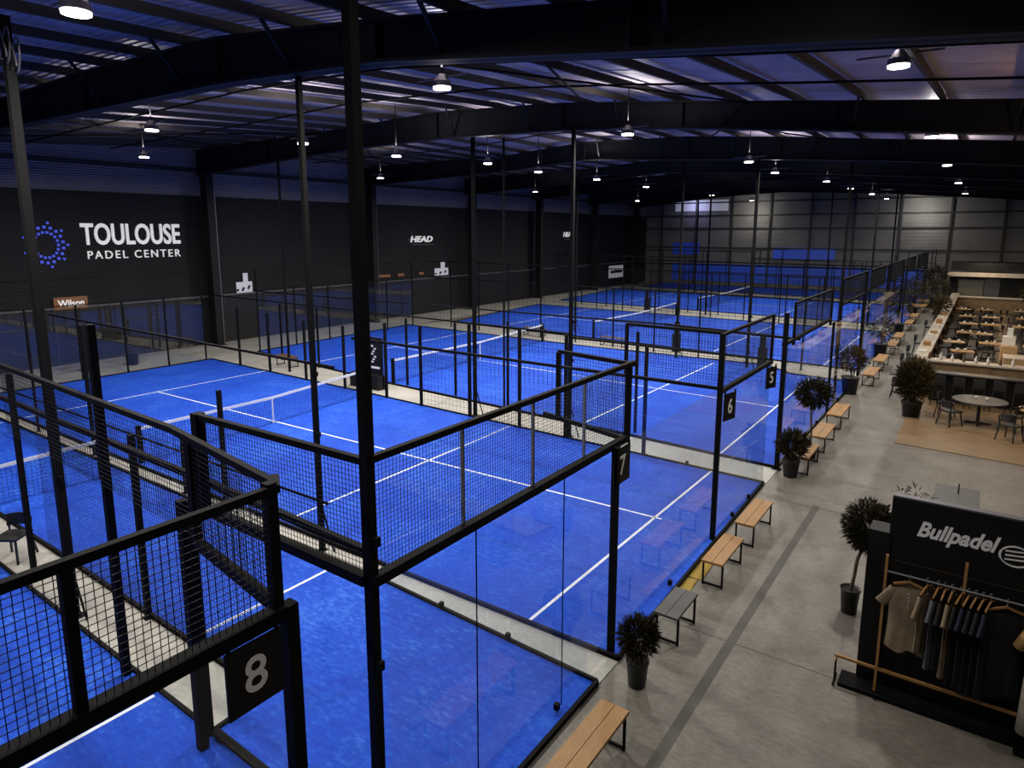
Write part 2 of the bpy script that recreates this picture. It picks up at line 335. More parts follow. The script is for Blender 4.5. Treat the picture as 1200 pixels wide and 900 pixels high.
for y in FY[1:]:
    root = empty('roof_beam', (-32, y, 0))
    m = MB(); bo, to = FR[y]
    for i in range(len(XS) - 1):
        for z0a, z0b, z1a, z1b, hw in ((bo[i], bo[i + 1], bo[i] + .05, bo[i + 1] + .05, .16), (to[i] - .05, to[i + 1] - .05, to[i], to[i + 1], .16), (bo[i], bo[i + 1], to[i], to[i + 1], .03)):
            n = len(m.v); xa, xb = XS[i] + 32, XS[i + 1] + 32
            m.v += [(xa, -hw, z0a), (xb, -hw, z0b), (xb, hw, z0b), (xa, hw, z0a), (xa, -hw, z1a), (xb, -hw, z1b), (xb, hw, z1b), (xa, hw, z1a)]
            m.f += [tuple(n + k for k in q) for q in ((0, 3, 2, 1), (4, 5, 6, 7), (0, 1, 5, 4), (1, 2, 6, 5), (2, 3, 7, 6), (3, 0, 4, 7))]
    m.build('rafter', 'beam_steel', root)
    for xx in XS[1:-1]:                           # web stiffeners
        MB().box(xx + 31.97, -.15, prof(y, 0, xx) + .05, xx + 32.03, .15, prof(y, 1, xx) - .05).build('stiffener', 'beam_steel', root)
    m = MB()
    for xx in [-29.0 + 3.24 * k for k in range(12)]:   # fly braces from the rafter's foot up to the purlins
        zb, zt_ = prof(y, 0, xx) + .1, roof(xx, min(y, 69)) - .1
        m.bar((xx + 32, 0, zb), (xx + 32.25, -.85, zt_), .05); m.bar((xx + 32, 0, zb), (xx + 32.25, .85, zt_), .05)
    m.build('fly_brace', 'beam_steel', root)
    tag(root, 'dark steel roof beam, %s from the camera, spanning from the left wall across the hall' % ordn[vis], 'beam', 'dark roof beams across the hall')
    if y > 10:
        c = empty('steel_column', (-32.3, y, 0)); h = FR[y][0][0] + .3
        MB().box(-.3, -.17, 0, .25, -.13, h).box(-.3, .13, 0, .25, .17, h).box(-.3, -.13, 0, -.26, .13, h).build('shaft', 'beam_steel', c)
        MB().box(.25, -.19, 0, .29, .19, h).build('front_flange', 'beam_steel', c)
        MB().box(-.3, .17, .0, .2, .30, h).build('side_trim', 'grey_steel', c)
        MB().box(-.4, -.3, 0, .4, .3, .03).build('base_plate', 'beam_steel', c)
        tag(c, 'dark steel column on the left wall, %s from the camera, carrying the roof beam' % ordn[vis - 1], 'column', 'steel columns along the left wall')
    vis += 1

# big lettering and pictures on the left wall (wall faces +x; text runs along +y)
TR = (R(90), 0, R(90))
s = empty('wall_lettering', (-32.97, 13.4, 4.6)); tag(s, 'large white TOULOUSE PADEL CENTER lettering lit on the black wall', 'sign')
text('top_line', 'TOULOUSE', 'lit_letter', s, (0, 0, .62), TR, 1, .03, .02, width=4.5, height=.98)
text('bottom_line', 'PADEL CENTER', 'lit_letter', s, (0, .2, .0), TR, 1, .03, 0, width=4.25, height=.36, spacing=1.3)
s = empty('wall_emblem', (-32.97, 12.0, 5.25)); tag(s, 'round emblem of blue dots beside the white wall lettering', 'emblem')
for k in range(18):
    for rr, sz in ((.54, .105), (.76, .12), (.95, .10)):
        if rr == .95 and k % 2: continue
        t = 2 * math.pi * (k + (.5 if rr == .76 else 0)) / 18
        MB().bar((0, rr * math.cos(t) * .88, rr * math.sin(t)), (.04, rr * math.cos(t) * .88, rr * math.sin(t)), sz).build('dot', 'ring_blue', s)
s = empty('wall_sign', (-32.9, 12.0, 2.5)); tag(s, 'small brown sign with white Wilson script on the wall ledge', 'sign')
MB().box(0, 0, -.06, .05, 1.35, .48).build('board', 'brown_sign', s); text('script', 'Wilson', 'lit_letter', s, (.06, .15, .06), TR, 1, .01, .02, width=1.05, height=.3)
s = empty('wall_lettering', (-32.97, 34.3, 4.9)); tag(s, 'white HEAD lettering on the black wall between the second and third columns', 'sign')
text('word', 'HEAD', 'lit_letter', s, (0, 0, .2), TR, 1, .02, .03, width=2.3, height=.42, shear=.2)
MB().box(0, .1, 0, .03, 2.3, .05).build('underline', 'grey_steel', s)
MB().bar((0, -.1, .2), (0, .2, .95), .05).bar((0, -.3, .35), (0, 0, .5), .05).build('stroke', 'grey_steel', s)
s = empty('wall_lettering', (-32.97, 55.0, 5.2)); tag(s, 'small far white HEAD lettering on the black wall', 'sign')
text('word', 'HEAD', 'lit_letter', s, (0, 0, .15), TR, 1, .02, .03, width=2.0, height=.45, shear=.2); MB().box(0, .3, -.12, .03, 1.6, -.03).build('underline', 'grey_steel', s)
for y, z, w, h, lb in ((20.75, 2.55, .95, 1.05, 'white and blue picture board on the wall just behind the first column'), (36.7, 2.65, 1.5, .95, 'white and blue picture board on the wall below the HEAD lettering')):
    s = empty('wall_picture', (-32.94, y, z)); tag(s, lb, 'picture')
    MB().box(0, 0, 0, .04, w, h * .55).build('panel', 'poster_white', s); MB().box(0, w * .45, h * .55, .04, w * .75, h).build('upper_figure', 'poster_white', s)
    for k in range(5):
        a = (k * .37) % .8; MB().box(.041, w * a, h * (.08 + .08 * (k % 3)), .045, w * (a + .14), h * (.2 + .08 * (k % 3))).build('blue_patch', 'cloth_navy', s)
s = empty('wall_picture', (-32.94, 64.5, .9)); tag(s, 'far pale notice board low on the left wall', 'picture')
MB().box(0, 0, 0, .04, 3.6, 1.3).build('panel', 'poster_white', s); MB().box(.041, .3, .5, .045, 3.2, .8).build('blue_patch', 'cloth_navy', s)
for y, w in ((30.9, 1.3), (32.9, .6), (35.0, .5)):
    tag(MB().box(-32.92, y, 2.8, -32.88, y + w, 2.98).build('wall_plate', 'brown_sign'), {30.9: 'long thin brown plate on the wall ledge under HEAD lettering', 32.9: 'short middle brown plate on the wall ledge under HEAD lettering', 35.0: 'short brown plate on the wall ledge beside the picture board'}[y], 'sign', 'plates on the wall ledge')

# ---------------------------------------------------------------- courts
def hl(m, x0, y0, x1, y1, w=.055, z=.031):
    d = Vector((x1 - x0, y1 - y0)); d.normalize(); n = Vector((-d.y, d.x)) * w / 2
    m.quad((x0 + n.x, y0 + n.y, z), (x0 - n.x, y0 - n.y, z), (x1 - n.x, y1 - n.y, z), (x1 + n.x, y1 + n.y, z)); return m
COURTS = {8: ([(-30, -7), (-3.6, -7), (-3.6, 3.55), (-6.86, 3.62), (-28.8, 3.85)], 'nearest court, at the bottom left corner'),
          7: ([(-28.8, 4.6), (-13.1, 4.47), (-6.9, 4.4), (-6.86, 3.66), (-3.6, 3.60), (-3.6, 7.0), (-7.7, 7.2), (-28.8, 7.2)], 'court with the number 7 sign, in the foreground'),
          6: ([(-28.7, 7.6), (-16.9, 7.6), (-3.6, 7.6), (-3.75, 15.45), (-7.15, 15.66), (-9.2, 15.75), (-18.2, 16.2), (-28.7, 16.6)], 'court just beyond the strip behind court 7'),
          5: ([(-28.7, 19.0), (-18.4, 17.8), (-8.4, 17.1), (-3.78, 16.7), (-3.75, 28.4), (-6.2, 28.6), (-7.4, 29.9), (-16, 29.6), (-29.4, 30.2)], 'court in the middle distance beyond the black banner'),
          4: ([(-28.0, 32.9), (-16, 32.1), (-3.9, 31.0), (-3.9, 44.0), (-29.3, 45.0)], 'fourth court from the far end wall'),
          3: ([(-29.6, 49.0), (-3.9, 47.5), (-3.9, 60.8), (-31, 63.6)], 'third court from the far end wall'),
          2: ([(-30, 66.5), (-3.9, 63.8), (-3.9, 72.5), (-30, 72.5)], 'farthest court under the back wall')}
LINES = {8: [(-8.05, -6, -8.05, 3.55)], 7: [(-8.8, 4.4, -8.8, 7.05), (-24.2, 4.7, -24.2, 7.1)],
         6: [(-5.1, 7.65, -5.0, 15.5), (-11.1, 7.7, -11.25, 15.8), (-24.3, 7.7, -24.35, 16.4), (-4.9, 12.2, -24.3, 11.9)],
         5: [(-5.25, 16.9, -5.3, 28.4), (-9.6, 17.3, -9.5, 29.0), (-24.2, 18.7, -24.3, 30.0), (-5.25, 22.7, -24.3, 23.9)],
         4: [(-5.4, 31.3, -5.4, 44.0), (-10.5, 31.9, -10.5, 44.3), (-24.3, 32.9, -24.3, 44.8), (-5.4, 37.6, -24.3, 38.8)],
         3: [(-5.6, 47.8, -5.6, 61), (-11.5, 48.3, -11.5, 61.5), (-24.3, 49, -24.3, 63), (-5.6, 54, -24.3, 56)],
         2: [(-6, 64.3, -6, 72), (-12, 65, -12, 72), (-24, 66.5, -24, 72)]}
for c, (poly, where) in COURTS.items():
    t = MB(); n = len(poly); t.v = [(x, y, .0) for x, y in poly] + [(x, y, .03) for x, y in poly]
    t.f = [tuple(n + i for i in range(n))] + [(i, (i + 1) % n, n + (i + 1) % n, n + i) for i in range(n)]
    o = t.build('court_turf', 'turf'); tag(o, 'blue artificial turf of the ' + where, 'turf', 'blue court turfs')
    for L in LINES[c]: hl(MB(), *L).build('court_line', 'line_white', o)
    k = MB()
    for i in range(n): a, b = poly[i], poly[(i + 1) % n]; k.bar((*a, .035), (*b, .035), .05, .07)
    k.build('edge_kerb', 'black_steel', o)
# pale concrete strips between the courts
def slab(poly, z0, z1, name, m):
    t = MB(); n = len(poly); t.v = [(x, y, z0) for x, y in poly] + [(x, y, z1) for x, y in poly]
    t.f = [tuple(n + i for i in range(n)), tuple(n - 1 - i for i in range(n))] + [(i, (i + 1) % n, n + (i + 1) % n, n + i) for i in range(n)]; return t.build(name, m)
STR = [[(-32.6, 3.9), (-6.9, 3.66), (-6.92, 4.36), (-32.6, 4.6)], [(-32.6, 7.25), (-3.58, 7.03), (-3.58, 7.57), (-32.6, 7.55)],
       [(-28.7, 16.65), (-3.7, 15.5), (-3.7, 16.65), (-18.4, 17.75), (-28.7, 18.95)], [(-29.4, 30.25), (-3.7, 28.5), (-3.8, 30.95), (-28.7, 32.85)],
       [(-29.3, 45.05), (-3.8, 44.05), (-3.8, 47.45), (-29.6, 48.95)], [(-31, 63.65), (-3.8, 60.85), (-3.8, 63.75), (-31, 66.4)]]
for i, p in enumerate(STR): struct(slab(p, 0, .012, 'trim_%d' % (i + 1), 'concrete_strip'))
struct(slab([(-32.7, 7.6), (-28.78, 7.6), (-28.78, 16.6), (-28.8, 18.9), (-29.5, 30.2), (-29, 45), (-30, 63), (-32.7, 66)], 0, .010, 'trim_7', 'concrete_strip'))

# ---------------------------------------------------------------- fences
def mesh_panel(parent, a, b, z0, z1, cell=.07, t=.006, name='wire_mesh'):
    a, b = Vector((a[0], a[1], 0)), Vector((b[0], b[1], 0)); L = (b - a).length; m = MB(); k = max(2, int(L / cell)); e = Vector((0, 0, 1))
    for i in range(k + 1): p = a.lerp(b, i / k); m.bar(p + e * z0, p + e * z1, t, cap=False)
    kz = max(2, int((z1 - z0) / cell))
    for i in range(kz + 1): z = z0 + (z1 - z0) * i / kz; m.bar(a + e * z, b + e * z, t, cap=False)
    o = m.build(name, 'wire', parent); o['kind'] = 'stuff'; return o
def rail(parent, a, b, z, w=.055, h=.058, m='black_steel', name='rail'): return MB().bar((a[0], a[1], z), (b[0], b[1], z), w, h).build(name, m, parent)
def post(parent, p, z0, z1, w=.08, m='black_steel', name='post', foot=True):
    k = MB().box(p[0] - w / 2, p[1] - w / 2, z0, p[0] + w / 2, p[1] + w / 2, z1)
    if z0 == 0 and foot: k.box(p[0] - w, p[1] - w, 0, p[0] + w, p[1] + w, .02)
    return k.build(name, m, parent)
def glassp(parent, a, b, z0=.05, z1=3.0, n=1):
    a, b = Vector((a[0], a[1])), Vector((b[0], b[1]))
    for i in range(n):
        p = a.lerp(b, i / n); q = a.lerp(b, (i + 1) / n); d = (q - p).normalized() * .008; p = p + d; q = q - d
        MB().quad((p.x, p.y, z0), (q.x, q.y, z0), (q.x, q.y, z1), (p.x, p.y, z1)).build('glass_panel', 'glass', parent)
        if i: 
            for z in (.10,): MB().box(p.x - .03, p.y - .03, z - .04, p.x + .03, p.y + .03, z + .04).build('clamp', 'black_steel', parent)
def seam(parent, p, z0=.05, z1=3.0): MB().box(p[0] - .005, p[1] - .005, z0, p[0] + .005, p[1] + .005, z1).build('glass_joint', 'black_steel', parent)
K4 = -3.82
# --- fence of court 8 (lower left corner)
f8 = empty('court_fence', (0, 0, 0)); tag(f8, 'black fence with number 8 sign, nearest one at the bottom left', 'fence', 'black court fences')
rail(f8, (K4, -3.5), (K4, 2.6), 4.07); rail(f8, (K4, -3.5), (K4, 2.6), 3.16, .10, .10)
mesh_panel(f8, (K4, -3.5), (K4, 2.58), 3.2, 4.05, .046, .0042)
post(f8, (K4 - .02, 2.56), 3.1, 4.12, .075); post(f8, (K4, 2.64), 0, 3.2, .10); post(f8, (K4, 1.3), 3.16, 4.07, .06, name='mesh_stile')
glassp(f8, (K4, -3.5), (K4, 2.6), .05, 3.1, 3)
rail(f8, (-4.05, 2.75), (-6.0, 3.03), 4.0); rail(f8, (-6.0, 3.03), (-10.9, 3.25), 4.0); rail(f8, (-3.85, 2.62), (-4.05, 2.75), 4.05)
rail(f8, (-4.1, 2.74), (-5.6, 2.97), 3.02, .07, .09); post(f8, (-5.62, 2.98), 3.0, 3.98, .07); 
mesh_panel(f8, (-4.1, 2.76), (-5.6, 2.97), 3.05, 3.98, .045, .0040)
mesh_panel(f8, (-5.65, 2.99), (-10.9, 3.24), 3.05, 3.98, .05, .0035)
for p, z in (((-8.76, 3.55), 4.7), ((-6.86, 3.58), 2.45)): post(f8, p, 0, z, .09)
# --- fence of court 7
f7 = empty('court_fence', (0, 0, 0)); tag(f7, 'black fence with number 7 sign and large mesh panels in the foreground', 'fence', 'black court fences')
rail(f7, (K4, 3.45), (K4, 8.32), 4.03); rail(f7, (K4, 3.42), (K4, 8.15), 3.0, .09, .09)
mesh_panel(f7, (K4, 3.5), (K4, 8.2), 3.03, 4.0, .040, .0032)
for u, y in enumerate((4.63, 5.83, 6.98)): post(f7, (K4 - .03, y), 3.02, 4.0, .03, 'pale_steel', 'mesh_stile')
post(f7, (K4, 8.15), 3.0, 4.06, .07); post(f7, (KX, 7.68), 0, 3.0, .085)
glassp(f7, (KX, 3.5), (KX, 7.6), .05, 2.96, 3)
for y in (4.70, 6.35): seam(f7, (KX, y))
rail(f7, (-3.87, 3.46), (-6.28, 3.41), 4.0); rail(f7, (-3.88, 3.42), (-6.16, 3.45), 3.0, .08, .09)
post(f7, (-6.25, 3.42), 2.95, 4.03, .10); post(f7, (-6.72, 3.43), 0, 3.0, .10)
mesh_panel(f7, (-3.9, 3.45), (-6.22, 3.43), 3.03, 3.98, .042, .0036)
rail(f7, (-4.28, 3.77), (-7.2, 3.88), 3.0, .06, .07); rail(f7, (-7.2, 3.88), (-13.66, 4.01), 3.0, .06, .07); rail(f7, (-13.66, 4.01), (-28.6, 4.3), 3.0, .05, .06)
mesh_panel(f7, (-7.2, 4.42), (-13.6, 4.44), .1, 2.96, .06, .0035)
for p, z in (((-12.94, 3.96), 3.5), ((-16.4, 4.2), 3.2), ((-20.5, 4.3), 3.0), ((-9.9, 4.4), 2.9)): post(f7, p, 0, z, .08)
# side wall along the strip between courts 7 and 6
rail(f7, (K4, 8.32), (-5.2, 8.59), 4.0); rail(f7, (K4, 8.12), (-5.47, 8.6), 2.98, .05, .06); post(f7, (-5.18, 8.55), 2.98, 4.0, .06); mesh_panel(f7, (K4, 8.2), (-5.18, 8.5), 3.0, 4.0, .05, .0038)
rail(f7, (-9.0, 7.4), (-21.55, 7.7), 3.5, .035, .045); rail(f7, (-9.2, 7.3), (-28.5, 7.35), 1.0, .03, .04)
for x, z in ((-12.6, 2.6), (-14.2, 1.35), (-18.7, 3.45), (-22.3, 3.4), (-26, 3.4)): post(f7, (x, 7.38), 0, z, .08 if x > -20 else .06)
glassp(f7, (KX, 7.0), (-7.7, 7.2), .05, 2.0, 3)
# --- fence of court 6
f6 = empty('court_fence', (0, 0, 0)); tag(f6, 'black fence around the court right behind the number 7 panel', 'fence', 'black court fences')
glassp(f6, (KX, 7.75), (KX, 11.85), .05, 3.0, 2); glassp(f6, (KX, 11.95), (KX, 15.4), .05, 2.85, 3)
post(f6, (KX, 11.9), 0, 4.0, .085); rail(f6, (K4, 12.08), (K4, 15.7), 3.94); rail(f6, (K4, 12.1), (K4, 15.75), 2.86, .08, .08)
mesh_panel(f6, (K4, 12.1), (K4, 15.7), 2.9, 3.92, .05, .0042); post(f6, (K4, 15.7), 2.8, 3.96, .06)
rail(f6, (K4, 12.1), (-5.8, 12.22), 3.97); post(f6, (-5.8, 12.22), 2.95, 3.98, .06); mesh_panel(f6, (K4, 12.1), (-5.8, 12.2), 2.9, 3.95, .055, .0045)
rail(f6, (K4, 12.0), (-13.92, 12.1), 2.95, .05, .06); mesh_panel(f6, (-5.8, 12.1), (-13.9, 12.1), 2.5, 2.93, .12, .004)
rail(f6, (K4, 15.75), (-9.2, 15.9), 2.9, .05, .05); rail(f6, (-9.2, 15.9), (-28.6, 16.7), 3.0, .045, .05)
for x, z in ((-6.9, 2.9), (-9.3, 3.0), (-10.93, 3.0), (-12.9, 3.0), (-15.07, 2.75), (-16.8, 2.7), (-19.1, 2.4), (-21.5, 2.4), (-24, 2.5), (-26.3, 2.6)): post(f6, (x, 15.75 + (-9.2 - x) * .045 if x < -9.2 else 15.75), 0, z, .08)
glassp(f6, (-3.9, 15.5), (-9.1, 15.72), .05, 2.0, 3)
mesh_panel(f6, (-9.3, 15.8), (-15, 16.1), .1, 2.7, .16, .004)
# --- fence of court 5
f5 = empty('court_fence', (0, 0, 0)); tag(f5, 'black fence around the middle distance court beyond the banner', 'fence', 'black court fences')
glassp(f5, (KX, 16.7), (KX, 22.9), .05, 3.0, 4); glassp(f5, (KX, 23.0), (KX, 28.4), .05, 3.0, 3)
post(f5, (KX, 16.65), 0, 3.9, .10); post(f5, (K4, 17.85), 2.95, 4.05, .07); rail(f5, (K4, 17.83), (K4, 22.75), 4.03); rail(f5, (K4, 16.8), (K4, 22.75), 3.1, .08, .08)
mesh_panel(f5, (K4, 17.85), (K4, 22.7), 3.12, 4.0, .06, .006); post(f5, (K4, 22.75), 2.9, 4.1, .07); post(f5, (KX, 22.95), 0, 3.0, .07)
rail(f5, (K4, 18.6), (-7.9, 19.3), 3.0, .06, .07); rail(f5, (-7.9, 19.3), (-28.6, 19.0), 3.0, .045, .05)
for x, z in ((-5.4, 3.0), (-7.9, 3.0), (-12.67, 2.9), (-15.07, 2.65), (-17.6, 2.6), (-20.3, 2.6), (-23.2, 2.6), (-26, 2.6)): post(f5, (x, 17.2 + (-5 - x) * .06), 0, z, .07)
mesh_panel(f5, (K4, 17.3), (-12.6, 17.8), 1.9, 2.98, .12, .005)
# --- far fences
far = [(4, 29.6, 44.4, 24.5, 30.1, 'dark fence around the fourth court from the far end'), (3, 46.0, 61.5, 38, 44, 'dark fence around the third court from the far end'), (2, 62.6, 72.8, 54, 60, 'dark fence around the farthest court')]
for c, y0, y1, ka, kb, lb in far:
    f = empty('court_fence', (0, 0, 0)); tag(f, lb, 'fence', 'black court fences')
    w = .06
    for yy in (y0, y1):
        rail(f, (K4, yy), (-28.6, yy + 1.8), 3.0, .05, .06); rail(f, (-17, yy + 1.0), (-28.6, yy + 1.8), 4.0, .05, .05)
        x = -6.0
        while x > -28.6:
            post(f, (x, yy + (-x - 3.8) * .07), 0, 4.0 if x < -17 or x > -7 else 3.0, w); x -= 2.3
        mesh_panel(f, (K4, yy), (-28.6, yy + 1.8), .2, 3.0, .3, .008)
    glassp(f, (KX, y0), (KX, y1), .05, 3.0, 5)
    rail(f, (K4, ka), (K4, kb), 4.25); rail(f, (K4, ka), (K4, kb), 3.4, .08, .08); mesh_panel(f, (K4, ka), (K4, kb), 3.4, 4.25, .12, .012)
    for p in (y0, (y0 + y1) / 2, y1, ka, kb): post(f, (K4, p), 0, 4.25, .08)
    if c < 4:
        rail(f, (K4, ka - 7), (K4, ka - 2), 4.25); mesh_panel(f, (K4, ka - 7), (K4, ka - 2), 3.4, 4.25, .10, .014)
# rear (left wall side) glass ends with posts
for i, (ya, yb, f) in enumerate(((7.8, 16.4, f6), (19.2, 30.0, f5))):
    k = 5
    for j in range(k + 1): post(f, (FX - .1, ya + (yb - ya) * j / k), 0, 4.0 if j in (0, k) else 3.0, .055)
    glassp(f, (FX - .1, ya), (FX - .1, yb), .05, 3.0, k); rail(f, (FX - .1, ya), (FX - .1, yb), 4.0, .035, .04)
    rail(f, (FX - .1, ya), (FX - .1, yb), 3.0, .03, .04)

# number signs
def num_sign(n, y, z, w, h, lb, x=K4 + .08, rz=0, dx=0):
    s = empty('number_sign', (x, y, z), rz); tag(s, lb, 'sign', 'black court number signs')
    MB().box(-.008, 0, 0, .008, w, h).build('board', 'sign_black', s); sb = s.children[0]
    text('digit', n, 'white_letter', sb, (.01, w * .34 if n != '8' else w * .30, h * .24), TR, 1, .003, .01, width=w * (.36 if n != '8' else .40), height=h * .54)
    text('digit', n, 'white_letter', sb, (-.01, w * .68, h * .24), (R(90), 0, R(-90)), 1, .003, .01, width=w * .38, height=h * .54)
    for yy in (.03, w - .03): MB().box(-.012, yy - .01, h - .01, .012, yy + .01, h + .05).build('hook', 'black_steel', s)
num_sign('8', 2.09, 2.64, .42, .48, 'black board with white 8 hanging at lower left', x=-3.74)
num_sign('7', 7.60, 2.46, .48, .50, 'black board with white 7 hanging under the mesh corner', x=-3.74)
num_sign('6', 12.0, 2.33, .42, .52, 'narrow black number board on the middle post beyond the 7', x=-3.70, rz=R(-12))
num_sign('5', 15.05, 2.35, .38, .48, 'small black number board at the far end of its mesh panel', x=-3.74, rz=R(-18))

# ---------------------------------------------------------------- nets
def net(xa, ya, xb, yb, lb, strap=True, cell=.09, t=.005):
    n = empty('court_net', (xa, ya, 0)); dx, dy = xb - xa, yb - ya
    def P(f, z): return (dx * f, dy * f, z - .10 * (1 - abs(2 * f - 1)) * (z / .9))
    m = MB(); L = math.hypot(dx, dy); k = int(L / cell)
    for i in range(k + 1): m.bar(P(i / k, .03), P(i / k, .88), t, cap=False)
    for j in range(10):
        z = .05 + j * .085; m.bar(P(0, z), P(.5, z), t, cap=False); m.bar(P(.5, z), P(1, z), t, cap=False)
    o = m.build('netting', 'wire', n); o['kind'] = 'stuff'
    m = MB(); m.bar(P(0, .92), P(.5, .92), .02, .075); m.bar(P(.5, .92), P(1, .92), .02, .075); m.build('top_band', 'white_band', n)
    if strap: MB().box(dx / 2 + .012, dy / 2 - .025, .02, dx / 2 + .022, dy / 2 + .025, .80).build('centre_strap', 'white_band', n)
    for f in (0, 1): MB().box(dx * f - .05, dy * f - .05, 0, dx * f + .05, dy * f + .05, 1.0).build('net_post', 'black_steel', n)
    tag(n, lb, 'net', 'court nets')
net(-17.0, 1.5, -16.74, 6.7, 'net of the number 7 court, its white band at the left edge')
net(-17.0, 7.75, -17.75, 16.0, 'complete net with white centre strap across the court behind the 7 panel')
net(-18.3, 17.9, -18.95, 29.6, 'net across the middle distance court beyond the black banner', cell=.13, t=.006)
net(-17.4, 32.4, -17.4, 44.5, 'net across the fourth court from the far end', False, .2, .008)
net(-17.4, 48.8, -17.4, 62.2, 'net across the third court from the far end', False, .25, .009)

# ---------------------------------------------------------------- tall poles up to the roof
POLES = [(-10.83, 3.76, 8.6, .15, 'thick tall black pole at the left edge with cable loops on top'), (-3.86, 3.46, 9.1, .115, 'tall black pole at the near corner of the number 7 panel'),
         (-9.49, 7.35, 8.3, .11, 'tall black pole on the strip behind the number 7 court'), (-23.5, 17.0, 8.9, .10, 'thin tall pole far left beside the first net'),
         (-12.9, 16.19, 8.6, .13, 'tall black pole on the middle strip, left one'), (-12.67, 17.45, 8.7, .07, 'thin tall pole just right of the left middle strip pole'),
         (-9.29, 15.97, 8.6, .12, 'tall black pole standing at the end of the mesh framed strip'), (-11.37, 29.3, 8.8, .12, 'tall black pole left of centre on the far strip'),
         (-8.02, 28.9, 8.9, .15, 'thick tall black pole in the centre distance'), (-5.35, 34.06, 8.9, .15, 'thick tall pole leaning row start right of centre'),
         (-5.72, 46.6, 9.0, .15, 'tall pole second in the far right row'), (-5.98, 59.3, 9.1, .15, 'tall pole third in the far right row'),
         (-19.5, 34.0, 8.9, .12, 'tall far pole left of the far pair'), (-16.0, 46.5, 9.0, .14, 'tall far pole in front of the lit back wall panel'),
         (-11.0, 62.0, 9.1, .14, 'tall pole near the back wall centre'), (-22.5, 62.0, 9.1, .14, 'tall pole near the back wall left side')]
for x, y, h, w, lb in POLES:
    h = min(h, roof(x, y) - .3); w *= .74
    p = empty('tall_pole', (x, y, 0)); tag(p, lb, 'pole', 'tall black poles rising to the roof')
    MB().box(-w / 2, -w / 2, 0, w / 2, w / 2, h).build('shaft', 'black_steel', p)
    MB().box(-w, -w, 0, w, w, .025).build('base_plate', 'black_steel', p)
    if w > .074: MB().bar((0, 0, 1.0), (.28, .05, .03), .025).build('stay', 'black_steel', p)
    if x < -10.5 and y < 5:
        for k in range(4):
            m = MB(); pts = [(.08 + .16 * math.sin(t * .8) * (1 if k % 2 else -1), .05 * k - .1, h - .35 - .22 * math.cos(t) - .05 * k) for t in [i * .5 for i in range(13)]]
            for a, b in zip(pts, pts[1:]): m.tube(a, b, .012, k=5)
            m.build('cable_loop', 'grey_steel', p)
    if w > .08:
        for zz in (2.2, 3.3): MB().box(w / 2, -.03, zz, w / 2 + .05, .03, zz + .08).build('bracket', 'black_steel', p)

# ---------------------------------------------------------------- luminaires
rows = {}
for x, y, z in LAMPS:
    r_ = 'right' if x > -3 else 'centre' if x > -12 else 'left' if x > -20 else 'wall side'
    rows.setdefault(r_, []).append((y, x, z))
for r_, L in rows.items():
    for i, (y, x, z) in enumerate(sorted(L)):
        p = empty('high_bay_lamp', (x, y, z)); tag(p, 'round glowing ceiling lamp, %s from the camera in the %s row' % (ordn[i], r_), 'lamp', 'ceiling lamps in rows')
        MB().lathe((0, 0, 0), [(.17, -.04), (.16, .05), (.06, .18)], 20).build('housing', 'grey_steel', p)
        MB().lathe((0, 0, 0), [(.155, -.075), (.155, -.045)], 20).build('diffuser', 'lens', p)
        MB().bar((0, 0, .2), (0, 0, roof(x, y) - z - .1), .02).build('hanger', 'black_steel', p)
        MB().bar((-.6, 0, .12), (.6, 0, .12), .03).build('cross_bar', 'grey_steel', p)

# ---------------------------------------------------------------- benches along the walkway
def make_bench(L, W_=.37, top='wood'):
    b = empty('wooden_bench')
    n = 2
    for i in range(n): MB().box(-W_ / 2 + i * W_ / n + .004, -L / 2, .42, -W_ / 2 + (i + 1) * W_ / n - .004, L / 2, .46).build('plank', top, b)
    for s_ in (-1, 1):
        m = MB(); y = s_ * (L / 2 - .08)
        m.bar((-W_ / 2 + .02, y, 0), (-W_ / 2 + .02, y, .42), .028); m.bar((W_ / 2 - .02, y, 0), (W_ / 2 - .02, y, .42), .028)
        m.bar((-W_ / 2 + .02, y, .40), (W_ / 2 - .02, y, .40), .028); m.bar((-W_ / 2 + .02, y, .03), (W_ / 2 - .02, y, .03), .028)
        m.build('leg_frame', 'black_steel', b)
    return b
BEN = [(-2.98, 5.55, 1.42, 'wood', 'wooden bench in the bottom foreground beside the nearest turf'),
       (-3.22, 8.72, .82, 'grey_top', 'short dark topped bench behind the first potted plant'),
       (-3.20, 10.78, 1.18, 'wood', 'wooden bench beside the yellow floor mat'),
       (-3.20, 12.66, 1.36, 'wood', 'wooden bench just beyond the yellow mat bench'),
       (-3.22, 17.2, 1.3, 'wood', 'wooden bench behind the second potted plant'), (-3.22, 19.3, 1.5, 'wood', 'wooden bench just past the bushy ball plant'),
       (-3.25, 21.9, 1.6, 'wood', 'second wooden bench past the bushy ball plant'), (-3.25, 28.9, 1.8, 'wood', 'wooden bench just behind the third potted plant'),
       (-3.3, 32.3, 1.9, 'wood', 'wooden bench second behind the third potted plant'), (-3.35, 37.0, 2.0, 'wood', 'far wooden bench in front of the fourth plant'),
       (-3.4, 40.2, 2.0, 'wood', 'far wooden bench directly past the fourth plant'), (-3.45, 46.5, 2.1, 'wood', 'distant wooden bench before the last kerb plant'),
       (-3.5, 50.5, 2.1, 'wood', 'distant wooden bench after the last kerb plant'), (-3.5, 57.5, 2.2, 'wood', 'farthest but one wooden bench of the kerb row'), (-3.5, 62.0, 2.2, 'wood', 'farthest wooden bench of the kerb row')]
for x, y, L, tp, lb in BEN:
    b = make_bench(L, .36 if y < 15 else .42, tp); b.location = (x, y, 0); tag(b, lb, 'bench', 'benches along the court kerb')
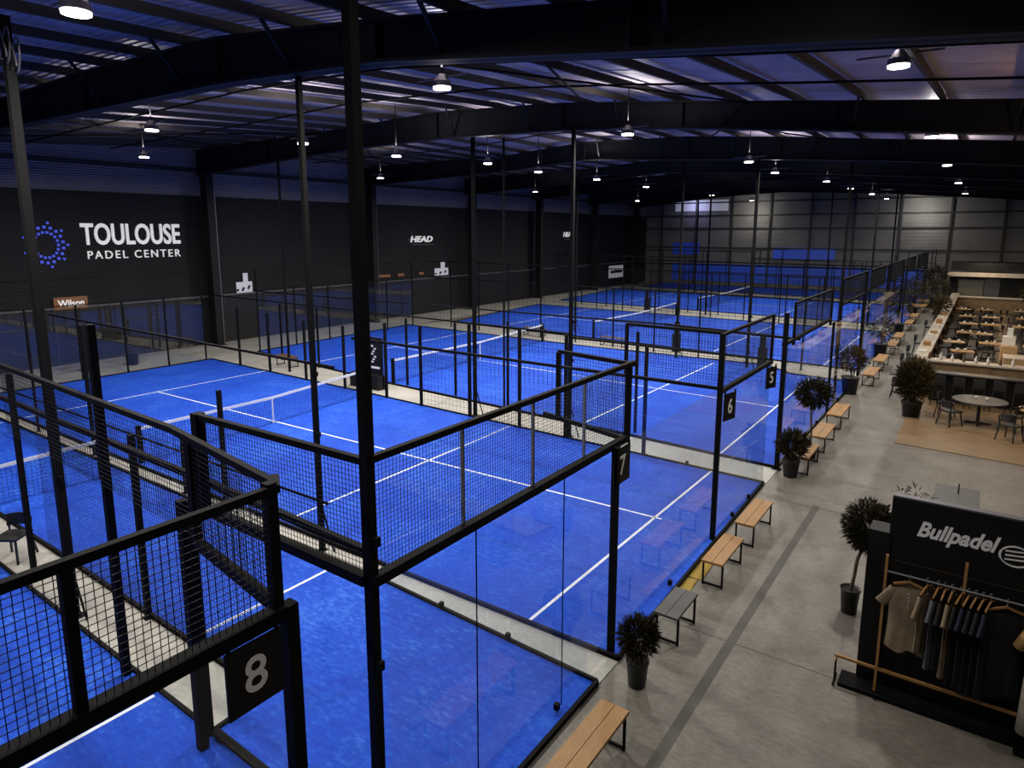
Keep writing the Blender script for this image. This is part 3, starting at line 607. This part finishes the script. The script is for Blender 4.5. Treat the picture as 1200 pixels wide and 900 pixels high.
for ya, yb, lb in ((9.4, 10.3, 'near yellow floor mat under the bench by the glass'), (10.34, 11.85, 'far yellow floor mat under the bench by the glass')):
    tag(slab([(-3.70, ya), (-3.40, ya), (-3.46, yb), (-3.74, yb)], .0, .012, 'floor_mat', 'yellow_mat'), lb, 'mat', 'yellow floor mats')

# ---------------------------------------------------------------- plants
def leafball(m, c, rx, rz, n, ln, up=.2, seed=1):
    rd = random.Random(seed)
    for i in range(n):
        t = rd.random() * 6.283; ph = math.acos(1 - 2 * rd.random()); d = Vector((math.sin(ph) * math.cos(t), math.sin(ph) * math.sin(t), math.cos(ph)))
        r = .12 + .88 * rd.random() ** .5; p = Vector(c) + Vector((d.x * rx, d.y * rx, d.z * rz)) * r * .85
        q = (d + Vector((rd.uniform(-.5, .5), rd.uniform(-.5, .5), up + rd.uniform(-.4, .4)))).normalized(); L = ln * rd.uniform(.6, 1.2)
        sd = q.cross(Vector((rd.random(), rd.random(), rd.random()))).normalized() * L * .085
        mid = p + q * L * .5; tip = p + q * L + Vector((0, 0, -.12 * L))
        m.quad(p, mid - sd, tip, mid + sd)
    return m
def plant(x, y, pr, ph, stem, rx, rz, n, ln, lb, leaf='leaf', lean=(0, 0), seed=1, up=.2):
    o = empty('potted_plant', (x, y, 0)); tag(o, lb, 'plant')
    pt = MB().lathe((0, 0, 0), [(pr * .78, 0), (pr, ph), (pr * 1.06, ph), (pr * 1.06, ph - .03), (pr * .95, ph - .031), (pr * .9, ph - .06)], 18).build('pot', 'pot', o, True)
    MB().lathe((0, 0, 0), [(pr * .93, ph - .055), (pr * .9, ph - .03)], 14).build('soil', 'soil', pt)
    cx, cy_, cz = lean[0], lean[1], ph + stem
    k = MB()
    if stem > .15:
        pts = [Vector((lean[0] * t * t + .02 * math.sin(6 * t), lean[1] * t * t, ph - .05 + (stem + rz * .3) * t)) for t in [i / 6 for i in range(7)]]
        for a, b in zip(pts, pts[1:]): k.tube(a, b, .028, .024, 7)
    else:
        for i in range(5): t = i * 1.256; k.tube((.05 * math.cos(t), .05 * math.sin(t), ph - .05), (rx * .5 * math.cos(t), rx * .5 * math.sin(t), ph + rz * 1.2), .013, .008, 6)
    k.build('trunk', 'trunk', o)
    leafball(MB(), (cx, cy_, cz + rz * .85), rx, rz, n, ln, up, seed).build('foliage', leaf, o)
plant(-3.18, 7.3, .145, .36, .12, .25, .25, 1700, .14, 'dark leafed plant in a black pot at the foot of the number 7 corner', seed=2, up=.5)
plant(-3.36, 16.35, .20, .42, .1, .34, .34, 1530, .20, 'dark leafed plant in a black pot, second along the kerb', seed=3, up=.5)
plant(-3.3, 18.1, .2, .3, 1.1, .44, .38, 2210, .18, 'bushy round plant on a thin stem beside the court kerb', seed=4)
plant(-3.62, 26.4, .30, .62, .25, .42, .48, 800, .25, 'brownish plant in a dark pot at the turn of the kerb', 'leaf_warm', seed=5, up=.6)
plant(-3.7, 35.4, .3, .6, .3, .5, .5, 200, .35, 'far kerb plant between the third and fourth groups of benches', seed=6)
plant(-3.8, 44.0, .3, .6, .5, .5, .6, 160, .4, 'distant dark kerb plant before the last benches', seed=7)
plant(-3.9, 54.5, .3, .6, .7, .6, .6, 140, .45, 'most distant kerb plant near the back wall', 'leaf_warm', seed=8)
plant(-1.22, 10.75, .14, .40, .70, .38, .42, 4200, .12, 'small tree with round crown in a black pot beside the shop wall', seed=9, lean=(.17, .0))
plant(-1.5, 24.15, .30, .5, .1, .48, .70, 2550, .30, 'tall spreading plant in a grey pot at the corner of the terrace', 'leaf_warm', seed=10, up=.7)
plant(-1.9, 45.5, .25, 1.0, .1, .5, .6, 260, .4, 'leafy plant on the left edge of the bar counter', 'leaf_warm', seed=11, up=.5)
plant(-2.5, 56.0, .3, 1.1, .3, .5, .6, 260, .4, 'bright yellowish plant at the far left end of the bar', 'leaf_warm', seed=12, up=.5)
plant(-3.0, 60.6, .35, .9, .9, .55, .8, 260, .5, 'dark tall plant beside the kitchen canopy', seed=13)
plant(2.6, 48.5, .3, 1.0, .9, .7, .7, 220, .45, 'golden plant behind the bar on the right', 'leaf_warm', seed=14)
# thin branch plant behind the shop wall
o = empty('branch_plant', (-.62, 10.6, 0)); tag(o, 'sparse twig plant rising behind the shop wall top', 'plant')
k = MB(); k.tube((0, 0, 0), (.02, 0, 1.6), .02, .015, 6); tips = [(.25, .05, 2.05), (.33, 0, 1.9), (.12, .1, 2.15), (-.05, .05, 2.1), (.3, .1, 1.75)]
for t in tips: k.tube((.02, 0, 1.55), t, .012, .006, 5)
k.build('stem', 'trunk', o); m = MB()
for i, t in enumerate(tips): leafball(m, t, .08, .07, 16, .13, .2, 40 + i)
m.build('foliage', 'leaf', o); MB().lathe((0, 0, 0), [(.12, 0), (.15, .3)], 14).build('pot', 'pot', o)

# ---------------------------------------------------------------- shop stand with lettering and clothes rail
k = empty('shop_wall', (0, 9.1, 0)); tag(k, 'tall black display wall with white Bullpadel lettering', 'display wall')
MB().box(-.66, 0, 0, 2.6, .10, 2.58).build('panel', 'sign_black', k)
MB().box(-.88, -.02, 0, -.64, .30, 2.1).build('side_return', 'sign_black', k)
MB().box(-.66, -.005, 2.575, 2.6, .11, 2.595).build('top_edge', 'grey_steel', k)
for z in (.55, .95, 1.35, 1.75): MB().box(-.6, -.015, z, 2.6, .0, z + .012).build('slat_groove', 'groove', k)
text('lettering', 'Bullpadel', 'white_letter', k, (-.37, -.012, 2.08), (R(90), 0, 0), 1, .004, .03, .35, width=.82, height=.26)
m = MB(); pts = [(.60 + .15 * math.cos(t), -.012, 2.15 + .12 * math.sin(t)) for t in [i * .35 for i in range(19)]]
for a, b in zip(pts, pts[1:]): m.bar(a, b, .022, .012)
m.build('round_emblem', 'white_letter', k)
for dz in (-.05, .0, .05): MB().bar((.50, -.012, 2.15 + dz), (.68, -.012, 2.17 + dz), .02, .012).build('emblem_stroke', 'white_letter', k)
k = empty('shop_platform', (0, 8.9, 0)); tag(k, 'low dark platform under the clothes rail', 'platform')
MB().box(-1.05, -.12, .0, 2.6, .2, .05).build('board', 'black_steel', k)
k = empty('clothes_rail', (0, 8.88, 0)); tag(k, 'wooden clothes rail with a metal hanging bar in front of the black wall', 'clothes rail')
MB().tube((-.64, 0, 1.69), (2.4, 0, 1.69), .011, k=8).build('hanging_bar', 'pale_steel', k)
for x in (-.64, .98, 2.4): MB().bar((x, .0, .05), (x, .0, 1.9), .03).build('upright', 'wood', k)
MB().bar((.16, .12, 1.2), (.16, .12, 1.98), .03).build('rear_post', 'wood', k)
MB().bar((-1.12, .0, .36), (2.4, .0, .36), .035, .03).build('bottom_rail', 'wood', k)
for x in (-1.1, -.62, .98, 2.3): MB().bar((x, 0, 0), (x, 0, .36), .022).bar((x, -.14, .02), (x, .14, .02), .02).build('foot', 'black_steel', k)
MB().bar((-1.1, -.12, .33), (-1.1, .0, .36), .012).build('peg', 'wood', k)

def hanger(x, y, z, rz, lb):
    h = empty('clothes_hanger', (x, y, z), rz)
    tag(h, lb, 'hanger', 'wooden hangers on the clothes rail')
    m = MB(); pts = [(0, .018 * math.sin(t), .05 + .018 * math.cos(t)) for t in [i * .5 - .6 for i in range(9)]]
    for a, b in zip(pts, pts[1:]): m.tube(a, b, .003, k=5)
    m.tube((0, 0, -.03), (0, .0, .034), .003, k=5); m.build('hook', 'pale_steel', h)
    MB().bar((0, 0, -.03), (.17, 0, -.09), .018, .025).bar((0, 0, -.03), (-.17, 0, -.09), .018, .025).build('shoulder_bar', 'wood', h)
def shirt(x, y, z, rz, m, L, lb, sleeve=.17, w=.20, buttons=False):
    s = empty('hanging_shirt', (x, y, z), rz); tag(s, lb, 'shirt', 'clothes on the rail')
    rd = random.Random(int(x * 100) + 5); mb = MB(); nx, nz = 10, 10
    def surf(sgn):
        n = len(mb.v)
        for j in range(nz + 1):
            t = j / nz
            for i in range(nx + 1):
                u = i / nx * 2 - 1; ww = w * (1 - .12 * math.sin(t * 3)) * (.82 if j == 0 else 1)
                top = -.075 - .055 * abs(u) - (0 if abs(u) > .35 else .035 * (1 - abs(u) / .35) * (1 if sgn < 0 else .3))
                zz = top * (1 - t) + (-L + .03 * math.sin(u * 5)) * t
                th = .035 * math.sqrt(max(0, 1 - u * u)) + .004; mb.v.append((u * ww, sgn * (th + .010 * math.sin(u * 11 + t * 3) * t), zz))
        for j in range(nz):
            for i in range(nx):
                a = n + j * (nx + 1) + i; q = (a, a + 1, a + nx + 2, a + nx + 1); mb.f.append(q if sgn > 0 else q[::-1])
    surf(-1); surf(1)
    mb.build('body', m, s, True)
    for sg in (-1, 1):
        sm = MB(); a = Vector((sg * w * .66, 0, -.145)); b = Vector((sg * (w + sleeve * .30), 0, -.16 - sleeve * .85)); d = (b - a).normalized(); nrm = d.cross(Vector((0, 1, 0))).normalized(); n = len(sm.v); kk = 10
        for p, r in ((a, .065), (a.lerp(b, .6), .065), (b, .070)):
            for i in range(kk): t = 6.283 * i / kk; sm.v.append(tuple(p + nrm * (r * math.cos(t)) + Vector((0, 1, 0)) * (r * .45 * math.sin(t))))
        for j in range(2):
            for i in range(kk): sm.f.append((n + j * kk + i, n + j * kk + (i + 1) % kk, n + (j + 1) * kk + (i + 1) % kk, n + (j + 1) * kk + i))
        sm.build('sleeve', m, s, True)
    if buttons:
        for i in range(5): MB().box(-.006, -.055, -.17 - i * .045, .006, -.045, -.158 - i * .045).build('button', 'white_paint', s)
zb = 1.66
cl = [(-.38, -.02, .15, 'cloth_tan', .66, 'tan buttoned short sleeve shirt facing the front at the left end', 'hanger of the tan shirt facing the front'),
      (-.20, 0, 1.25, 'cloth_tan', .60, 'tan shirt hung just behind the front facing tan shirt', 'hanger just right of the front tan shirt'),
      (-.09, 0, 1.35, 'cloth_grey', .72, 'grey blue shirt hung edge on, left of the dark group', 'hanger of the grey blue shirt'),
      (-.02, 0, 1.4, 'cloth_black', .70, 'black shirt between the grey blue and the olive one', 'hanger of the black shirt beside the grey blue one'),
      (.05, 0, 1.4, 'cloth_tan', .76, 'dull olive shirt hung edge on before the black group', 'hanger of the olive shirt'),
      (.14, 0, 1.3, 'cloth_black', .8, 'first black garment of the long black group', 'first hanger of the black group'),
      (.21, 0, 1.3, 'cloth_navy', .8, 'second dark garment of the long black group, navy', 'second hanger of the black group'),
      (.28, 0, 1.3, 'cloth_black', .82, 'third dark garment of the long black group', 'third hanger of the black group'),
      (.35, 0, 1.3, 'cloth_black', .84, 'fourth dark garment of the long black group', 'fourth hanger of the black group'),
      (.42, 0, 1.3, 'cloth_navy', .84, 'fifth dark garment, last of the long black group', 'fifth hanger of the black group'),
      (.57, -.02, .25, 'cloth_black', .8, 'wide black shirt facing the front right of centre', 'hanger of the wide black front facing shirt')]
for x, dy, rz, m_, L, lb, hb in cl:
    hanger(x, 8.88 + dy, zb, rz, hb); shirt(x, 8.88 + dy, zb, rz, m_, L * 1.42, lb, sleeve=.24, w=.215, buttons=(m_ == 'cloth_tan' and rz < .3))
# mannequin torso style outfit at the right edge
o = empty('hanging_outfit', (.93, 8.80, 0)); tag(o, 'yellow top over long cream trousers at the right edge', 'outfit')
MB().lathe((0, 0, 0), [(.13, 1.0), (.15, 1.12), (.14, 1.3), (.17, 1.42), (.11, 1.5), (.05, 1.53)], 18).build('yellow_top', 'cloth_yellow', o, True)
for sg in (-1, 1): MB().tube((sg * .14, 0, 1.43), (sg * .22, 0, 1.22), .055, .06, 10).build('sleeve', 'cloth_yellow', o, True)
for sg in (-1, 1): MB().tube((sg * .06, 0, 1.02), (sg * .07, 0, .22), .075, .085, 12).build('trouser_leg', 'cloth_cream', o, True)
MB().tube((0, 0, .02), (0, 0, 1.05), .02, k=8).box(-.15, -.15, 0, .15, .15, .02).build('stand', 'black_steel', o)
# grey topped table standing behind the display wall
o = empty('grey_table', (-.03, 15.0, 0)); tag(o, 'square grey topped table standing behind the black display wall', 'table')
MB().box(-.37, -.52, .72, .37, .52, .76).build('table_top', 'grey_top', o)
for sx in (-.32, .32):
    for sy in (-.46, .46): MB().box(sx - .02, sy - .02, 0, sx + .02, sy + .02, .72).build('leg', 'black_steel', o)
MB().tube((.02, .1, .76), (.02, .1, .96), .012, k=8).build('pin', 'black_steel', o)

# ---------------------------------------------------------------- terrace and bar
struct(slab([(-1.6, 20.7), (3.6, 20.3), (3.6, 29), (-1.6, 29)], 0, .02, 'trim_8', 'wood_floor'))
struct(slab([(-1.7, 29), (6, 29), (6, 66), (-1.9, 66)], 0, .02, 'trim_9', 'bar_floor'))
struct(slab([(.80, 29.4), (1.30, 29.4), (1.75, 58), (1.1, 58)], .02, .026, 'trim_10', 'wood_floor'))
def make_chair(name='terrace_chair', seat='chair_black'):
    c = empty(name)
    MB().box(-.22, -.22, .43, .22, .22, .47).build('seat', seat, c)
    m = MB(); n = 6
    for i in range(n):
        a = -.9 + 1.8 * i / n; b = -.9 + 1.8 * (i + 1) / n
        m.bar((.24 * math.sin(a), .27 * math.cos(a) - .03, .68), (.24 * math.sin(b), .27 * math.cos(b) - .03, .68), .02, .22)
    m.build('backrest', seat, c)
    for sx, sy in ((-1, -1), (1, -1), (-1, 1), (1, 1)): MB().bar((sx * .18, sy * .17, .45), (sx * .24, sy * .24, 0), .03).build('leg', 'chair_black', c)
    for sx in (-1, 1): MB().bar((sx * .19, .19, .45), (sx * .21, .22, .72), .025).build('back_post', 'chair_black', c)
    return c
def make_table(r, top, z=.74, sq=False):
    t = empty('dining_table')
    if sq: MB().box(-r, -r * .8, z - .04, r, r * .8, z).build('table_top', top, t)
    else: MB().lathe((0, 0, 0), [(r, z - .04), (r, z)], 28).build('table_top', top, t)
    MB().tube((0, 0, .03), (0, 0, z - .04), .04, k=10).build('pedestal', 'chair_black', t)
    MB().bar((-.3, 0, .03), (.3, 0, .03), .05).bar((0, -.3, .03), (0, .3, .03), .05).build('foot', 'chair_black', t)
    return t
ch0 = make_chair(); used = [False]
def chair(x, y, rz, lb, grp, sc=1.0):
    c = ch0 if not used[0] else copy_tree(ch0); used[0] = True
    c.location = (x, y, .02 if x > -1.6 and y > 20.5 else 0); c.rotation_euler.z = rz; c.scale = (sc,) * 3; tag(c, lb, 'chair', grp)
def cup(x, y, z, lb, r=.04):
    o = MB().lathe((0, 0, 0), [(r * .7, 0), (r, r * 1.6), (r * .85, r * 1.6), (r * .6, r * .3)], 10).build('cup', 'crockery', None, True); o.location = (x, y, z); tag(o, lb, 'cup', 'cups on tables')
t = make_table(.62, 'table_dark'); t.location = (.25, 24.3, .02); t.scale = (1.15, 1.15, 1); tag(t, 'large round dark table on the wooden terrace', 'table')
for a, b, rz, w_ in ((-.45, 23.6, 2.4, 'left front'), (-.62, 24.6, 1.4, 'left'), (1.05, 23.9, -2.0, 'right')): chair(a, b, rz, 'black terrace chair at the large round dark table, %s side' % w_, 'chairs at the dark round table')
cup(.15, 24.5, .76, 'white cup left of middle on the dark round table'); cup(.42, 24.4, .76, 'white cup right of middle on the dark round table')
t = make_table(.55, 'table_light'); t.location = (1.72, 23.9, .02); tag(t, 'round light wood table at the right edge of the terrace', 'table')
for a, b, rz, w_ in ((1.0, 22.75, 2.6, 'front left'), (1.75, 22.7, 3.1, 'front')): chair(a, b, rz, 'black armchair at the light wood table, %s side' % w_, 'chairs at the light round table')
cup(1.62, 24.1, .76, 'glass jar on the light wood terrace table', .06)
t = make_table(.42, 'table_dark', sq=True); t.location = (-2.05, 27.5, 0); tag(t, 'square dark table on the walkway left of the terrace', 'table')
chair(-2.1, 26.7, 3.14, 'dark chair in front of the square walkway table', 'chairs at the walkway table'); chair(-1.5, 28.2, -.9, 'dark chair behind the square walkway table', 'chairs at the walkway table')
for y, lb in ((31.2, 'first'), (33.8, 'second'), (37.4, 'third'), (44.0, 'fourth'), (52.0, 'fifth')):
    chair(-2.25, y, 1.57, 'black chair standing against the bar flank, %s from the front corner' % lb, 'chairs along the bar flank', 1.1)
cup(-2.05, 27.6, .74, 'white cup on the square walkway table')
# bar counter: front run and flank
b = empty('bar_counter', (0, 28.9, 0)); tag(b, 'long wooden bar counter with pale top, facing the terrace', 'counter')
MB().box(-1.8, -.0, 0, 6, .3, 1.06).build('body', 'wood_counter', b)
MB().box(-1.9, -.15, 1.06, 6, .45, 1.12).build('counter_top', 'counter_top', b)
for i in range(20): MB().box(-1.78 + i * .39, -.03, .06, -1.42 + i * .39, .0, 1.0).build('front_panel', 'wood_counter', b)
b = empty('bar_counter', (-1.75, 29.35, 0)); tag(b, 'long left flank of the bar with pale stone top', 'counter')
MB().box(-.1, 0, 0, .2, 33, 1.06).build('body', 'wood_counter', b); MB().box(-.2, 0, 1.06, .3, 33, 1.12).build('counter_top', 'counter_top', b)
# high dark shelf table with stools in front of the bar
b = empty('high_table', (0, 26.9, 0)); tag(b, 'long dark high table standing in front of the bar', 'table')
MB().box(-1.2, -.25, 1.0, 5, .25, 1.05).build('table_top', 'table_dark', b); MB().box(-1.2, -.02, .02, 5, .03, 1.0).build('dark_panel', 'sign_black', b)
st0 = None
for i in range(7):
    x = -.9 + i * .55
    if st0 is None:
        st0 = empty('bar_stool'); MB().box(-.17, -.17, .70, .17, .17, .75).build('seat', 'chair_black', st0); MB().box(-.17, -.19, .75, .17, -.16, 1.02).build('backrest', 'chair_black', st0)
        for sx in (-1, 1):
            for sy in (-1, 1): MB().bar((sx * .15, sy * .15, .7), (sx * .2, sy * .2, 0), .025).build('leg', 'chair_black', st0)
        MB().bar((-.18, -.18, .25), (.18, -.18, .25), .02).build('foot_rest', 'chair_black', st0); o = st0
    else: o = copy_tree(st0)
    o.location = (x, 26.35, .02); tag(o, 'black bar stool at the dark high table, %s from the left' % ordn[i], 'stool', 'stools at the high table')
for i, (x, z) in enumerate(((-.3, 1.9), (.15, 1.9), (1.4, 1.9))):
    pass
# tables, chairs and shelving inside the bar area
rd = random.Random(21); n = 0; wh = {0: 'left', 1: 'middle', 2: 'right'}
for r_i, y in enumerate((31.2, 34.0, 37.2, 40.8, 44.8, 49.0, 53.5)):
    for c_i, x in enumerate((-.72, .35, 2.15)):
        if c_i == 1 and r_i in (0, 1): continue
        light = (r_i + c_i) % 2 == 0
        t = make_table(.42, 'table_light' if light else 'wood', .76, True); t.location = (x + rd.uniform(-.25, .25), y + rd.uniform(-.3, .3), .02); t.rotation_euler.z = rd.uniform(-.25, .25)
        tag(t, 'small wooden table in the bar, %s row from the counter, %s column' % (ordn[r_i], wh[c_i]), 'table', 'wooden tables inside the bar')
        chair(x - .55, y + rd.uniform(-.2, .2), 1.57, 'black chair left of the bar table in %s row, %s column' % (ordn[r_i], wh[c_i]), 'black chairs inside the bar')
        chair(x + .1, y - .8, 3.14, 'black chair in front of the bar table in %s row, %s column' % (ordn[r_i], wh[c_i]), 'black chairs inside the bar')
        chair(x + .55, y + rd.uniform(-.2, .2), -1.57, 'black chair right of the bar table in %s row, %s column' % (ordn[r_i], wh[c_i]), 'black chairs inside the bar')
        chair(x - .05, y + .85, 0, 'black chair behind the bar table in %s row, %s column' % (ordn[r_i], wh[c_i]), 'black chairs inside the bar')
        for q in range(2): cup(t.location.x + (-.15, .15)[q] + rd.uniform(-.06, .06), t.location.y + rd.uniform(-.12, .12), .78, '%s cup on the bar table in %s row, %s column' % (('left most', 'other')[q], ordn[r_i], wh[c_i]), .06)
o = empty('serving_unit', (1.15, 35.5, 0)); tag(o, 'tall pale box unit with white top standing in the bar', 'cabinet')
MB().box(-.28, -.6, .02, .28, .6, 1.0).build('body', 'table_light', o); MB().box(-.25, -.1, 1.0, .2, .5, 1.35).build('white_machine', 'white_paint', o); MB().box(-.1, .1, 1.35, .1, .35, 1.7).build('white_bottle', 'white_paint', o)
o = empty('serving_unit', (1.25, 31.6, 0)); tag(o, 'low pale wooden cabinet just behind the bar counter', 'cabinet')
MB().box(-.35, -.5, .02, .35, .5, 1.05).build('body', 'table_light', o); MB().box(-.37, -.52, 1.05, .37, .52, 1.09).build('top', 'counter_top', o)
o = empty('serving_unit', (-.55, 60.0, 0)); tag(o, 'long lit wooden serving counter before the kitchen', 'counter')
MB().box(-1.1, -.3, 0, 3.2, .3, 1.0).build('body', 'wood_counter', o); MB().box(-1.2, -.4, 1.0, 3.3, .4, 1.08).build('top', 'counter_top', o)
# small things on the counter tops
for i in range(9):
    x = -1.4 + i * .36; o = MB().lathe((0, 0, 0), [(.05, 0), (.05, .14), (.02, .2), (.02, .26)], 8).build('bottle', 'crockery' if i % 3 else 'wood_dark', None, True)
    o.location = (x, 29.05 + .05 * (i % 2), 1.12); tag(o, 'small bottle on the front counter, %s from the left' % ordn[i], 'bottle', 'bottles on the bar counter')
for i in range(8):
    y = 30.5 + i * 2.1; o = MB().box(-.13, -.22, 0, .13, .22, .1 + .06 * (i % 3)).build('serving_tray', 'wood' if i % 2 else 'crockery'); o.location = (-1.7, y, 1.12)
    tag(o, 'tray on the left flank counter, %s from the front corner' % ordn[i], 'tray', 'trays on the bar flank')
# kitchen booth with lit fascia
o = empty('kitchen_booth', (0, 62.2, 0)); tag(o, 'dark kitchen booth with a lit cream canopy at the far right', 'booth')
MB().box(-2.2, 0, 0, 6, 2.8, 2.4).build('body', 'sign_black', o); MB().box(-2.6, -.6, 2.45, 2.4, .1, 2.75).build('canopy', 'counter_top', o); MB().box(-2.2, 0, 2.9, 6, 2.8, 3.5).build('roof_box', 'sign_black', o)
MB().box(-1.6, -.06, .9, .0, -.01, 2.2).build('green_panel', 'kitchen_panel', o); MB().box(.05, -.06, .9, 1.0, -.01, 2.3).build('grey_panel', 'sheet_grey', o)
area('canopy_lamp', (0, 60.6, 4.2), 60, .4, (1, .8, .55), (R(35), 0, 0))

# ---------------------------------------------------------------- items on the strips
o = empty('banner_stand', (-18.6, 16.95, 0)); tag(o, 'black banner stand with pale motifs beside the middle strip', 'banner')
MB().box(.0, -.03, .1, .75, .03, 1.95).build('banner', 'sign_black', o); MB().box(-.8, -.25, .02, .75, .1, .55).build('base_box', 'sign_black', o)
for k_ in range(7): MB().box(.2 + .07 * (k_ % 3), -.045, 1.0 + .1 * k_, .3 + .07 * (k_ % 3), -.032, 1.06 + .1 * k_).build('pale_motif', 'poster_white', o)
MB().box(.15, -.045, .78, .62, -.032, .86).build('pale_band', 'poster_white', o); MB().bar((-.45, 0, .5), (-.45, 0, 1.8), .04).box(-.52, -.06, 1.6, -.38, .06, 1.85).build('lamp_arm', 'black_steel', o)
tag(o, 'black banner stand with pale motifs beside the middle strip', 'banner')
for x, y, rz, lb in ((-13.75, 3.95, .6, 'black folding chair on the strip at the left edge'),):
    chair(x, y, rz, lb, 'strip chairs', 1.0)
for x, y, L, lb in ((-24.6, 17.7, 1.2, 'low dark bench on the strip near the far net corner'), (-15.3, 30.6, 1.4, 'low dark bench on the far strip'), (-20.5, 31.2, 1.4, 'low dark bench on the far strip, left one')):
    b = make_bench(L, .4, 'wood_dark'); b.location = (x, y, .01); b.rotation_euler.z = 1.5; tag(b, lb, 'bench', 'dark benches on the strips')
for x, y, lb in ((-30.6, 12.2, 'dark cylindrical planter by the left wall, left one'), (-30.4, 13.9, 'dark cylindrical planter by the left wall, right one')):
    plant(x, y, .28, .6, .3, .6, .5, 150, .35, lb, seed=int(-x), up=.5)
for x, y, h, lb in ((-12.0, 30.9, 1.5, 'dark padded post on the far strip, left'), (-7.5, 29.3, 1.5, 'dark padded post on the far strip by the thick pole'), (-20.5, 46.5, 1.6, 'dark box on the fourth strip')):
    o = empty('padded_post', (x, y, 0)); tag(o, lb, 'post'); MB().box(-.18, -.1, .01, .18, .1, h * .6).build('lower_pad', 'sign_black', o); MB().box(-.12, -.07, h * .6, .12, .07, h).build('upper_pad', 'sign_black', o)
